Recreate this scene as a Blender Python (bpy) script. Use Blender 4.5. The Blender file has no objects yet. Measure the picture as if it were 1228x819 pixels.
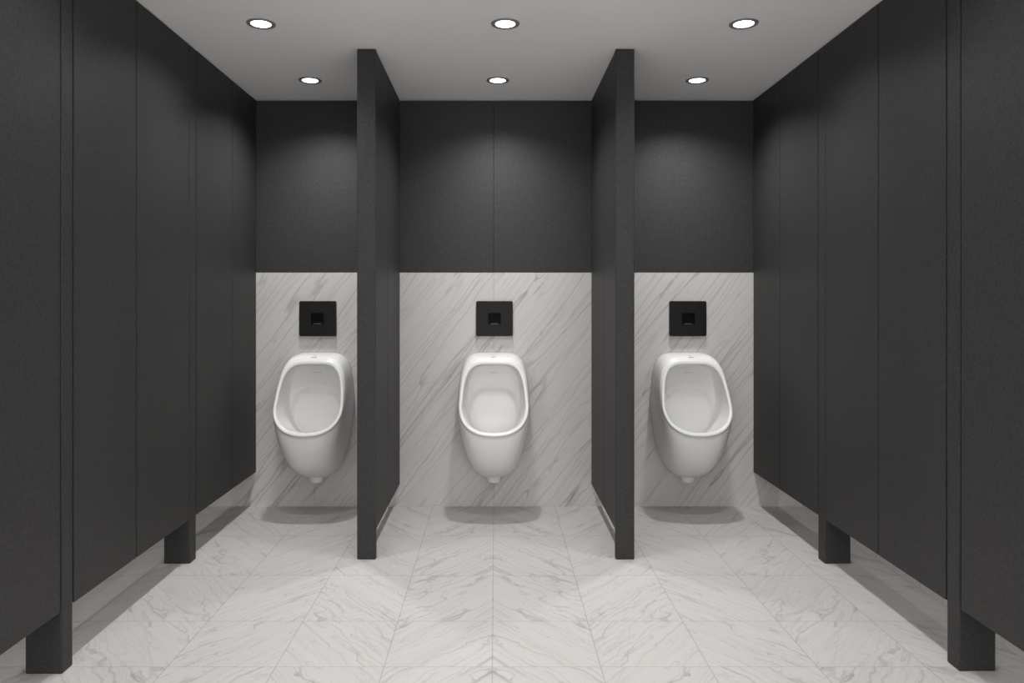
import bpy, bmesh, math, random
from mathutils import Vector
random.seed(3)
S = bpy.context.scene
COL = S.collection
D = 5.0; PX = 180.4; H = 1.37; CEIL = 2.70
VX, VY = 594.0, 360.0
def bx(px): return (px - VX) / PX

# ------------------------------------------------------------ materials
def newmat(name):
    m = bpy.data.materials.new(name); m.use_nodes = True
    nt = m.node_tree; nt.nodes.clear()
    o = nt.nodes.new('ShaderNodeOutputMaterial'); b = nt.nodes.new('ShaderNodeBsdfPrincipled')
    nt.links.new(b.outputs[0], o.inputs[0])
    return m, nt, b
def node(nt, t, **kw):
    n = nt.nodes.new(t)
    for k, v in kw.items(): setattr(n, k, v)
    return n
def math_n(nt, op, a, b=None, c=None):
    n = node(nt, 'ShaderNodeMath', operation=op)
    for i, v in enumerate((a, b, c)):
        if v is None: continue
        if isinstance(v, (int, float)): n.inputs[i].default_value = v
        else: nt.links.new(v, n.inputs[i])
    return n.outputs[0]
def maprange(nt, v, a, b, c, d, smooth=True):
    n = node(nt, 'ShaderNodeMapRange')
    if smooth: n.interpolation_type = 'SMOOTHSTEP'
    nt.links.new(v, n.inputs[0])
    for i, x in enumerate((a, b, c, d)): n.inputs[i + 1].default_value = x
    return n.outputs[0]
def noise(nt, vec, scale, detail=4, rough=.5, dist=0):
    n = node(nt, 'ShaderNodeTexNoise'); nt.links.new(vec, n.inputs['Vector'])
    n.inputs['Scale'].default_value = scale; n.inputs['Detail'].default_value = detail
    n.inputs['Roughness'].default_value = rough; n.inputs['Distortion'].default_value = dist
    return n
def mixc(nt, f, a, b):
    n = node(nt, 'ShaderNodeMix', data_type='RGBA')
    if isinstance(f, float): n.inputs[0].default_value = f
    else: nt.links.new(f, n.inputs[0])
    for i, v in ((6, a), (7, b)):
        if isinstance(v, tuple): n.inputs[i].default_value = (*v, 1)
        else: nt.links.new(v, n.inputs[i])
    return n.outputs[2]

def marble_color(nt, vec, rot, base, light, vein, amount=1.0, freq=1.0, warp=.07, wscale=3.0):
    # vec: metric coordinates. fine long veins run along the rotated X axis
    m1 = node(nt, 'ShaderNodeMapping'); nt.links.new(vec, m1.inputs[0])
    m1.inputs['Rotation'].default_value = rot
    w = noise(nt, m1.outputs[0], wscale * freq, 4, .5)
    vm = node(nt, 'ShaderNodeVectorMath', operation='MULTIPLY_ADD')
    nt.links.new(w.outputs['Color'], vm.inputs[0]); vm.inputs[1].default_value = (warp, warp, warp)
    nt.links.new(m1.outputs[0], vm.inputs[2])
    def layer(sx, sy, loc, thr, wd, det=0):
        m2 = node(nt, 'ShaderNodeMapping'); nt.links.new(vm.outputs[0], m2.inputs[0])
        m2.inputs['Scale'].default_value = (sx * freq, sy * freq, sy * freq); m2.inputs['Location'].default_value = loc
        n1 = noise(nt, m2.outputs[0], 1.0, det, .5)
        a1 = math_n(nt, 'ABSOLUTE', math_n(nt, 'SUBTRACT', n1.outputs[0], thr))
        return maprange(nt, a1, 0.0, wd, 1, 0), m2.outputs[0]
    l1, v1 = layer(.55, 12, (0, 0, 0), .5, .022)
    l2, v2 = layer(.7, 18, (4, 7, 2), .48, .030)
    l2b, v2b = layer(.8, 26, (14, 3, 12), .53, .040)
    l3, v3 = layer(1.5, 38, (9, 1, 5), .50, .07)
    mk1 = maprange(nt, noise(nt, v1, .8, 2).outputs[0], .36, .55, .6, 1)
    mk2 = maprange(nt, noise(nt, v2, .6, 2).outputs[0], .36, .58, .5, 1)
    v = math_n(nt, 'ADD', math_n(nt, 'MULTIPLY', math_n(nt, 'MULTIPLY', l1, .9), mk1),
               math_n(nt, 'ADD', math_n(nt, 'MULTIPLY', math_n(nt, 'MULTIPLY', l2, .65), mk2), math_n(nt, 'MULTIPLY', l3, .12)))
    v = math_n(nt, 'ADD', v, math_n(nt, 'MULTIPLY', l2b, .35))
    v = math_n(nt, 'MINIMUM', math_n(nt, 'MULTIPLY', v, amount), 1.0)
    cl = noise(nt, v1, .5, 4, .6)
    c0 = mixc(nt, maprange(nt, cl.outputs[0], .3, .7, 0, 1), base, light)
    return mixc(nt, v, c0, vein)

def wall_marble():
    m, nt, b = newmat('wall_marble')
    g = node(nt, 'ShaderNodeNewGeometry')
    c = marble_color(nt, g.outputs['Position'], (0, math.radians(52), 0), (.57, .552, .543), (.59, .572, .563), (.31, .295, .287), .66, 1.0, .045)
    nt.links.new(c, b.inputs['Base Color']); b.inputs['Roughness'].default_value = .42
    return m
def floor_marble():
    m, nt, b = newmat('floor_marble')
    u = node(nt, 'ShaderNodeUVMap', uv_map='vein'); t = node(nt, 'ShaderNodeUVMap', uv_map='tile')
    c = marble_color(nt, u.outputs[0], (0, 0, math.radians(-52)), (.495, .475, .463), (.515, .495, .483), (.28, .265, .255), .58, 1.15, .075, 5.0)
    s = node(nt, 'ShaderNodeSeparateXYZ'); nt.links.new(t.outputs[0], s.inputs[0])
    dx = math_n(nt, 'MULTIPLY', math_n(nt, 'PINGPONG', s.outputs[0], .5), .42)
    dy = math_n(nt, 'MULTIPLY', math_n(nt, 'PINGPONG', s.outputs[1], .5), .5)
    d = math_n(nt, 'MINIMUM', dx, dy)
    l = maprange(nt, d, .0012, .0028, 1, 0)
    c = mixc(nt, math_n(nt, 'MULTIPLY', l, .55), c, (.22, .21, .20))
    nt.links.new(c, b.inputs['Base Color']); b.inputs['Roughness'].default_value = .5
    b.inputs['Specular IOR Level'].default_value = .3
    return m
def panel_mat():
    m, nt, b = newmat('dark_laminate')
    tc = node(nt, 'ShaderNodeNewGeometry')
    n = noise(nt, tc.outputs['Position'], 120, 3, .65)
    c = mixc(nt, maprange(nt, n.outputs[0], .3, .7, 0, 1), (.024, .0238, .0235), (.041, .0407, .0402))
    nt.links.new(c, b.inputs['Base Color']); b.inputs['Roughness'].default_value = .55
    b.inputs['Specular IOR Level'].default_value = .3
    bp = node(nt, 'ShaderNodeBump'); bp.inputs['Strength'].default_value = .1; bp.inputs['Distance'].default_value = .001
    nt.links.new(n.outputs[0], bp.inputs['Height']); nt.links.new(bp.outputs[0], b.inputs['Normal'])
    return m
def plain(name, col, rough, spec=.5, coat=0, emit=0, var=.04, metal=0):
    m, nt, b = newmat(name)
    g = node(nt, 'ShaderNodeNewGeometry')
    n = noise(nt, g.outputs['Position'], 7, 3)
    c2 = tuple(x * (1 - var) for x in col)
    c = mixc(nt, n.outputs[0], col, c2)
    nt.links.new(c, b.inputs['Base Color']); b.inputs['Roughness'].default_value = rough
    b.inputs['Specular IOR Level'].default_value = spec; b.inputs['Coat Weight'].default_value = coat
    b.inputs['Metallic'].default_value = metal
    if emit:
        b.inputs['Emission Color'].default_value = (1, .985, .96, 1); b.inputs['Emission Strength'].default_value = emit
    return m
M_WALL = wall_marble(); M_FLOOR = floor_marble(); M_PAN = panel_mat()
M_CEIL = plain('ceiling_paint', (.93, .93, .93), .9, .2, var=.02)
M_CER = plain('white_ceramic', (.79, .785, .775), .25, .45, coat=.08, var=.01)
M_BLK = plain('black_plastic', (.006, .006, .006), .45, .25)
M_GLS = plain('black_sensor', (.001, .001, .001), .5, .1)
M_GRY = plain('grey_print', (.45, .44, .43), .5)
M_GAP = plain('joint_dark', (.035, .034, .033), .8, .1)
M_RING = plain('lamp_trim_metal', (.22, .22, .22), .4)
M_LENS = plain('lamp_lens_glow', (1, 1, 1), .5, emit=6)

# ------------------------------------------------------------ builders
def obj_from_bm(name, bm, mat, origin=(0, 0, 0), parent=None, smooth=False):
    me = bpy.data.meshes.new(name); bm.normal_update(); bm.to_mesh(me); bm.free()
    me.materials.append(mat)
    if smooth:
        for p in me.polygons: p.use_smooth = True
    o = bpy.data.objects.new(name, me); o.location = origin
    COL.objects.link(o)
    if parent: o.parent = parent
    return o
def box_bm(x0, x1, y0, y1, z0, z1, bev=0, seg=2):
    bm = bmesh.new(); bmesh.ops.create_cube(bm, size=1)
    for v in bm.verts:
        v.co = Vector(((x0 + x1) / 2 + v.co.x * (x1 - x0), (y0 + y1) / 2 + v.co.y * (y1 - y0), (z0 + z1) / 2 + v.co.z * (z1 - z0)))
    if bev: bmesh.ops.bevel(bm, geom=bm.edges[:], offset=bev, segments=seg, affect='EDGES', profile=.5)
    return bm
def box(name, x0, x1, y0, y1, z0, z1, mat, bev=0, parent=None):
    ox, oy, oz = (x0 + x1) / 2, (y0 + y1) / 2, z0
    bm = box_bm(x0 - ox, x1 - ox, y0 - oy, y1 - oy, 0, z1 - z0, bev)
    loc = Vector((ox, oy, oz))
    if parent: loc = loc - parent.location
    return obj_from_bm(name, bm, mat, loc, parent)
def empty(name, loc, label, cat, group=None):
    e = bpy.data.objects.new(name, None); e.location = loc; e.empty_display_size = .1
    COL.objects.link(e); e['label'] = label; e['category'] = cat
    if group: e['group'] = group
    return e
def struct(o): o['kind'] = 'structure'; return o

XO = 2.75; YF = -1.6
# ------------------------------------------------------------ room shell (rear wall left out to let world fill light in)
o = struct(box('wall_back', -XO, XO, D + .03, D + .15, 0, CEIL, M_GAP)); o['label'] = 'dark rear wall behind marble and charcoal cladding'
o = struct(box('wall_left', -XO - .12, -XO, YF, D + .15, 0, CEIL, M_CEIL)); o['label'] = 'plain painted wall of the toilet room'
o = struct(box('wall_right', XO, XO + .12, YF, D + .15, 0, CEIL, M_CEIL)); o['label'] = 'plain painted wall of the toilet room'
o = struct(box('ceiling', -XO - .12, XO + .12, YF - .12, D + .15, CEIL, CEIL + .1, M_CEIL)); o['label'] = 'smooth matt light grey ceiling with round downlights'
rows = [5.03, 4.37, 3.745, 3.21, 2.81, 2.35, 1.85, 1.35, .85, .35, -.15, -.65, -1.15, YF]
TW = .405
xs = [-.011 + i * TW for i in range(-8, 9)]
bm = bmesh.new(); uv1 = bm.loops.layers.uv.new('vein'); uv2 = bm.loops.layers.uv.new('tile')
for j in range(len(rows) - 1):
    for i in range(len(xs) - 1):
        x0, x1 = xs[i], xs[i + 1]; y0, y1 = rows[j + 1], rows[j]
        vs = [bm.verts.new(p) for p in ((x0, y0, 0), (x1, y0, 0), (x1, y1, 0), (x0, y1, 0))]
        f = bm.faces.new(vs)
        k = i - 8 if i >= 8 else 7 - i
        du = k * 1.37; dv = j * .71
        for l, (a, b_) in zip(f.loops, ((0, 0), (1, 0), (1, 1), (0, 1))):
            u = a * TW; v = b_ * (y1 - y0)
            if i >= 8: u = TW - u
            if k % 2: v = -v
            l[uv1].uv = (u + du, v + dv); l[uv2].uv = (a, b_)
r = bmesh.ops.extrude_face_region(bm, geom=bm.faces[:])
for v in [g for g in r['geom'] if isinstance(g, bmesh.types.BMVert)]: v.co.z -= .08
bmesh.ops.recalc_face_normals(bm, faces=bm.faces[:])
fl = struct(obj_from_bm('floor', bm, M_FLOOR)); fl['label'] = 'pale grey veined marble tile floor with thin joints'

ZM = H + (VY - 327) / PX
tn = 1
g = .0010
seams_m = [(-XO, bx(378) - .0003), (bx(378) + .0003, bx(592) - .0006), (bx(592) + .0006, bx(824.5) - .0003), (bx(824.5) + .0003, XO)]
for a, b_ in seams_m:
    o = struct(box('trim_%d' % tn, a, b_, D - .006, D + .03, 0, ZM, M_WALL, .0006)); tn += 1
    o['label'] = 'pale grey marble wall slab with diagonal veins'
seams_d = [-XO, -.68, bx(592), .685, XO]
for a, b_ in zip(seams_d[:-1], seams_d[1:]):
    o = struct(box('trim_%d' % tn, a + g, b_ - g, D + .002, D + .03, ZM + .002, CEIL - .004, M_PAN, .001)); tn += 1
    o['label'] = 'charcoal laminate wall panel above the marble'

# ------------------------------------------------------------ stall partitions
ZP = .23
def stall(side, X, post_y0, post_y1, yfar, seam, label):
    e = empty('stall_partition', (X, (post_y0 + yfar) / 2, 0), label, 'partition', 'charcoal stall partitions')
    a, b_ = sorted((X, X + side * .19))
    box('panel', a, b_, post_y1 + .010, seam - .0035, ZP, CEIL - .003, M_PAN, .002, e)
    box('panel', a, b_, seam + .0035, yfar - .010, ZP, CEIL - .003, M_PAN, .002, e)
    a, b_ = sorted((X - side * .001, X + side * .135))
    box('post', a, b_, post_y0, post_y1, 0, CEIL - .003, M_PAN, .005, e)
for side, off, n0, n1, sf, sn in ((-1, 286.5, 2.756, 2.826, 4.545, 3.33), (1, 309, 2.776, 2.852, 4.53, 3.365)):
    X = side * off / PX
    stall(side, X, 3.909, 3.99, D + .002, sf, 'tall charcoal stall partition meeting the marble wall, raised on a post')
    stall(side, X, n0, n1, 3.909, sn, 'tall charcoal stall partition raised above the floor on a square post')
    stall(side, X, 1.60, 1.68, n0, 2.2, 'tall charcoal stall partition raised above the floor on a square post')

# ------------------------------------------------------------ urinal dividers
for X0, X1 in ((-.731, -.632), (.636, .735)):
    yf = D / 1.2586
    e = empty('urinal_divider', ((X0 + X1) / 2, (yf + D) / 2, 0), 'slim full-height charcoal divider between two urinals', 'divider', 'charcoal urinal dividers')
    box('post', X0, X1, yf, yf + .035, 0, CEIL - .003, M_PAN, .005, e)
    sm = D / 1.124
    for a, b_ in ((yf + .041, sm - .003), (sm + .003, D - .007)):
        box('panel', X0 + .002, X1 - .002, a, b_, .15, CEIL - .003, M_PAN, .002, e)

# ------------------------------------------------------------ urinals
N = 160
def outline(zc, w, ht, hb, nt_, nb, taper):
    pts = []
    for i in range(N):
        a = 2 * math.pi * i / N
        s, c = math.sin(a), math.cos(a)
        n = nt_ if c > 0 else nb
        x = w * math.copysign(abs(s) ** (2 / n), s)
        z = (ht if c > 0 else hb) * math.copysign(abs(c) ** (2 / n), c)
        if c > 0: x *= 1 - taper * (z / ht) ** 1.2
        pts.append((x, zc + z))
    return pts
ZB, ZT = .534, .990
def prot(z):
    t = (z - ZB) / (ZT - ZB); t = max(0, min(1, t))
    return .410 - .235 * t - .02 * math.sin(math.pi * t)
# lower body: nearly straight taper to a blunt, softly rounded base
back = [(x * (1 - .16 * max(0, (.70 - z) / .5)), z) for x, z in outline(.70, .235, .322, .492, 4.8, 2.9, .11)]
def rim_out(d, dtop=None):
    if dtop is None: dtop = d
    return outline(.715, .221 - d, ZT - .715 - dtop, .715 - ZB - d, 4.2, 2.35, .13)
def rings_to_bm(rings, cap_end=False, cap_start=False):
    bm = bmesh.new(); prev = None
    for r in rings:
        cur = [bm.verts.new(p) for p in r]
        if prev:
            for i in range(N):
                j = (i + 1) % N
                bm.faces.new((prev[i], prev[j], cur[j], cur[i]))
        else: first = cur
        prev = cur
    if cap_end: bm.faces.new(prev)
    if cap_start: bm.faces.new(first[::-1])
    bmesh.ops.recalc_face_normals(bm, faces=bm.faces[:])
    return bm
fr = rim_out(.003)
rings = []
for k in range(19):
    s = k / 18 * math.pi / 2
    r = []
    for (xb, zb), (xf, zf) in zip(back, fr):
        h = 1 - math.cos(s)
        pf = prot(zf) - .012
        r.append((xb + (xf - xb) * h, -pf * math.sin(s) ** .93, zb + (zf - zb) * h))
    rings.append(r)
def rimring(d, dp, dt=None):
    return [(x, -(prot(z) + dp), z) for x, z in rim_out(d, dt)]
rings += [rimring(.0022, -.008), rimring(.0028, -.004), rimring(.005, -.0008, .005), rimring(.0085, .0007, .011), rimring(.013, .0010, .018),
          rimring(.0175, .0002, .0255), rimring(.0205, -.0022, .029), rimring(.0222, -.006, .031), rimring(.0228, -.013, .032)]
bm = rings_to_bm(rings, cap_start=True)
U = {}
U['body'] = obj_from_bm('body', bm, M_CER, smooth=True)
inn = [(x, prot(z) - .010, z) for x, z in rim_out(.0224, .0316)]
cav = outline(.715, .172, .225, .235, 3.6, 2.2, .08)
BP = .078
def sst(a, b_, t):
    t = max(0, min(1, (t - a) / (b_ - a))); return t * t * (3 - 2 * t)
def step_push(x, z):   # the lower back of the bowl is gently hollowed under an arched brow
    dx = abs(x) / .175; dz = (z - .60) / .205
    r_ = (dx ** 2.8 + abs(dz) ** 2.8) ** (1 / 2.8)
    return -.045 * (1 - sst(.80, 1.05, r_)) * (1 - .8 * sst(.06, .28, .80 - z))
rings = []
for k in range(29):
    q = k / 28; s = q * math.pi / 2; r = []
    for i, ((xi, pi_, zi), (xc, zc)) in enumerate(zip(inn, cav)):
        h = 1 - math.cos(s)
        c = math.cos(2 * math.pi * i / N)
        dip = .05 * math.sin(math.pi * q) * max(0, -c) ** 1.5
        p = pi_ + (BP - pi_) * math.sin(s)
        x, z = xi + (xc - xi) * h, zi + (zc - zi) * h - dip
        if q > .5: p += step_push(x, z) * sst(.5, 1, q)
        r.append((x, -p, z))
    rings.append(r)
for k in range(1, 44):
    f = 1 - k / 44.0
    rings.append([(x * f, -(BP + step_push(x * f, .70 + (z - .70) * f)), .70 + (z - .70) * f) for x, z in cav])
bm = rings_to_bm(rings, cap_end=True)
bmesh.ops.reverse_faces(bm, faces=bm.faces[:])
U['bowl'] = obj_from_bm('bowl', bm, M_CER, smooth=True)
bm = bmesh.new()
prof = [(.036, .182), (.041, .186), (.043, .194), (.045, .21), (.052, .222), (.055, .24)]
NN = 32; prev = None
for r_, z_ in prof:
    cur = [bm.verts.new((r_ * math.cos(2 * math.pi * i / NN), -.075 + r_ * math.sin(2 * math.pi * i / NN), z_)) for i in range(NN)]
    if prev:
        for i in range(NN): bm.faces.new((prev[i], prev[(i + 1) % NN], cur[(i + 1) % NN], cur[i]))
    else: bm.faces.new(cur[::-1])
    prev = cur
bm.faces.new(prev); bmesh.ops.recalc_face_normals(bm, faces=bm.faces[:])
U['drain'] = obj_from_bm('drain_outlet', bm, M_CER, smooth=True)
UY = D - .006
specs = [(-1.168, 'white ceramic wall urinal between stall partition and divider'),
         (-.010, 'white ceramic wall urinal between two charcoal dividers'),
         (1.260, 'white ceramic wall urinal between divider and stall partition')]
bm = bmesh.new()
def bar(bm, p, q, w, y0, y1):
    d = Vector((q[0] - p[0], q[1] - p[1])).normalized(); n = Vector((-d.y, d.x)) * w / 2
    vs = []
    for y in (y0, y1):
        for (a, b_) in ((p, 1), (p, -1), (q, -1), (q, 1)): vs.append(bm.verts.new((a[0] + n.x * b_, y, a[1] + n.y * b_)))
    for idx in ((0, 1, 2, 3), (7, 6, 5, 4), (0, 4, 5, 1), (1, 5, 6, 2), (2, 6, 7, 3), (3, 7, 4, 0)):
        bm.faces.new([vs[i] for i in idx])
bar(bm, (-.009, 0), (0, .034), .0022, -.001, .003); bar(bm, (0, .034), (.009, 0), .0022, -.001, .003); bar(bm, (-.018, -.010), (.018, -.010), .0025, -.001, .003)
U['emblem'] = obj_from_bm('emblem', bm, M_GRY)
def topp(s):
    return ((prot(ZT - .003) - .012) * math.sin(s) ** .93, 1.022 + (ZT - .003 - 1.022) * (1 - math.cos(s)))
pa, za = topp(.85); pb, zb_ = topp(1.05)
U['emblem'].location = (0, -pb + .0, zb_ + .0008)
U['emblem'].rotation_euler = (-(math.pi / 2 - math.atan2(za - zb_, pb - pa)), 0, 0)
# faint printed mark on the upper inside back of the bowl (illegible in the photo: a short row of dashes)
bm = bmesh.new()
for a in (-.026, -.0165, -.007, .0025, .012, .0215): bar(bm, (a, 0), (a + .006, 0), .0065, -.0008, .001)
U['mark'] = obj_from_bm('printed_mark', bm, plain('faint_print', (.52, .515, .51), .5))
U['mark'].location = (0, -BP, .898)
grp = 'white wall-hung urinals'
e0 = empty('urinal', (specs[0][0], UY, 0), specs[0][1], 'urinal', grp)
for p in U.values(): p.parent = e0
for X, lab in specs[1:]:
    e = e0.copy(); COL.objects.link(e); e.location = (X, UY, 0); e['label'] = lab
    for p in U.values():
        c = p.copy(); c.parent = e; COL.objects.link(c)

# ------------------------------------------------------------ flush plates
PZ = H - (382 - VY) / PX
w = .121
bm = bmesh.new(); bmesh.ops.create_cube(bm, size=1)
for v in bm.verts: v.co = Vector((v.co.x * 2 * w, -.0125 + v.co.y * .025, v.co.z * 2 * .116))
ed = [e for e in bm.edges if abs(e.verts[0].co.y - e.verts[1].co.y) > .01]
bmesh.ops.bevel(bm, geom=ed, offset=.005, segments=4, affect='EDGES')
f = min(bm.faces, key=lambda f: f.calc_center_median().y)
bmesh.ops.bevel(bm, geom=list(f.edges), offset=.0025, segments=2, affect='EDGES')
f = min(bm.faces, key=lambda f: f.calc_center_median().y)
fv = f.verts[:]; bmesh.ops.delete(bm, geom=[f], context='FACES_ONLY')
y0 = fv[0].co.y; hs = .042
sq = [bm.verts.new((sx * hs, y0, sz * hs * .9)) for sx, sz in ((-1, -1), (1, -1), (1, 1), (-1, 1))]
se = [bm.edges.new((sq[i], sq[(i + 1) % 4])) for i in range(4)]
be = [e for e in bm.edges if e.is_boundary and e not in se]
bmesh.ops.triangle_fill(bm, edges=be + se, use_beauty=True)
for f in [f for f in bm.faces if all(v in sq for v in f.verts)]: bm.faces.remove(f)
dq = [bm.verts.new((v.co.x, v.co.y + .014, v.co.z)) for v in sq]
for i in range(4): bm.faces.new((sq[i], sq[(i + 1) % 4], dq[(i + 1) % 4], dq[i]))
bm.faces.new(dq)
bmesh.ops.recalc_face_normals(bm, faces=bm.faces[:])
plate = obj_from_bm('plate', bm, M_BLK)
win = obj_from_bm('sensor_window', box_bm(-.0415, .0415, -.0185, -.0112, -.037, .037, .001), M_GLS)
lip = obj_from_bm('sensor_lip', box_bm(-.024, .024, -.024, -.0186, -.0372, -.031, .0015), plain('dark_grey_plastic', (.07, .07, .07), .3))
parts = [plate, win, lip]
e0 = None
for px_ in (382, 593, 824):
    X = (px_ - VX) / PX
    if e0 is None:
        e0 = empty('flush_plate', (X, UY, PZ), 'square black sensor flush plate on the marble wall', 'flush plate', 'black flush plates')
        for p in parts: p.parent = e0
    else:
        e = e0.copy(); COL.objects.link(e); e.location = (X, UY, PZ)
        for p in parts:
            c = p.copy(); c.parent = e; COL.objects.link(c)

# ------------------------------------------------------------ downlights
def lathe(name, prof, mat, n=48):
    bm = bmesh.new(); prev = None
    for r_, z_ in prof:
        if r_ == 0: cur = [bm.verts.new((0, 0, z_))]
        else: cur = [bm.verts.new((r_ * math.cos(2 * math.pi * i / n), r_ * math.sin(2 * math.pi * i / n), z_)) for i in range(n)]
        if prev:
            for i in range(n):
                if len(cur) == 1: bm.faces.new((prev[i], prev[(i + 1) % n], cur[0]))
                elif len(prev) == 1: bm.faces.new((prev[0], cur[(i + 1) % n], cur[i]))
                else: bm.faces.new((prev[i], prev[(i + 1) % n], cur[(i + 1) % n], cur[i]))
        prev = cur
    bmesh.ops.recalc_face_normals(bm, faces=bm.faces[:])
    return obj_from_bm(name, bm, mat, smooth=True)
ring = lathe('trim_ring', [(.047, -.001), (.048, -.0035), (.052, -.005), (.062, -.007), (.067, -.005), (.069, 0), (.047, 0), (.047, -.001)], M_RING)
lens = lathe('lens', [(0, -.003), (.048, -.003), (.048, 0), (0, 0)], M_LENS)
def spot(en, ang, soft=.045):
    ld = bpy.data.lights.new('lamp', 'SPOT'); ld.energy = en; ld.spot_size = math.radians(ang); ld.spot_blend = 1.0
    ld.shadow_soft_size = soft; ld.color = (1, .994, .986)
    return ld
L_BACK, L_MID, L_NEAR, L_STALL = spot(88, 140), spot(52, 146), spot(32, 146), spot(28, 130, .09)
lamp = bpy.data.objects.new('lamp', L_BACK); lamp.location = (0, 0, -.012); COL.objects.link(lamp)
pos = [(-1.119, 4.545, L_BACK), (.015, 4.545, L_BACK), (1.22, 4.545, L_BACK), (-1.126, 3.615, L_MID), (.048, 3.615, L_MID), (1.194, 3.615, L_MID)]
for y in (2.6, 1.6, .5): pos += [(-1.13, y, L_NEAR), (.03, y, L_NEAR), (1.2, y, L_NEAR)]
for y in (4.5, 3.4, 2.3): pos += [(-2.05, y, L_STALL), (2.18, y, L_STALL)]
e0 = None
for X, Y, L in pos:
    if e0 is None:
        e0 = empty('downlight', (X, Y, CEIL), 'small round recessed ceiling downlight, glowing white', 'light', 'ceiling downlights')
        for p in (ring, lens, lamp): p.parent = e0
    else:
        e = e0.copy(); COL.objects.link(e); e.location = (X, Y, CEIL)
        for p in (ring, lens, lamp):
            c = p.copy(); c.parent = e; COL.objects.link(c)
            if p is lamp: c.data = L

# ------------------------------------------------------------ world, camera
wd = bpy.data.worlds.new('world'); S.world = wd; wd.use_nodes = True
wd.node_tree.nodes['Background'].inputs[0].default_value = (1, .99, .98, 1)
wd.node_tree.nodes['Background'].inputs[1].default_value = 2.0  # added ambient fill through the open rear, brightens the ceiling
cam = bpy.data.cameras.new('camera'); co = bpy.data.objects.new('camera', cam); COL.objects.link(co)
co.location = (0, 0, H); co.rotation_euler = (math.radians(90), 0, 0)
cam.sensor_width = 36; cam.lens = 36 * PX * D / 1228
cam.shift_x = (614 - VX) / 1228; cam.shift_y = -(409.5 - VY) / 1228
cam.clip_start = .05
S.camera = co
S.view_settings.view_transform = 'Standard'
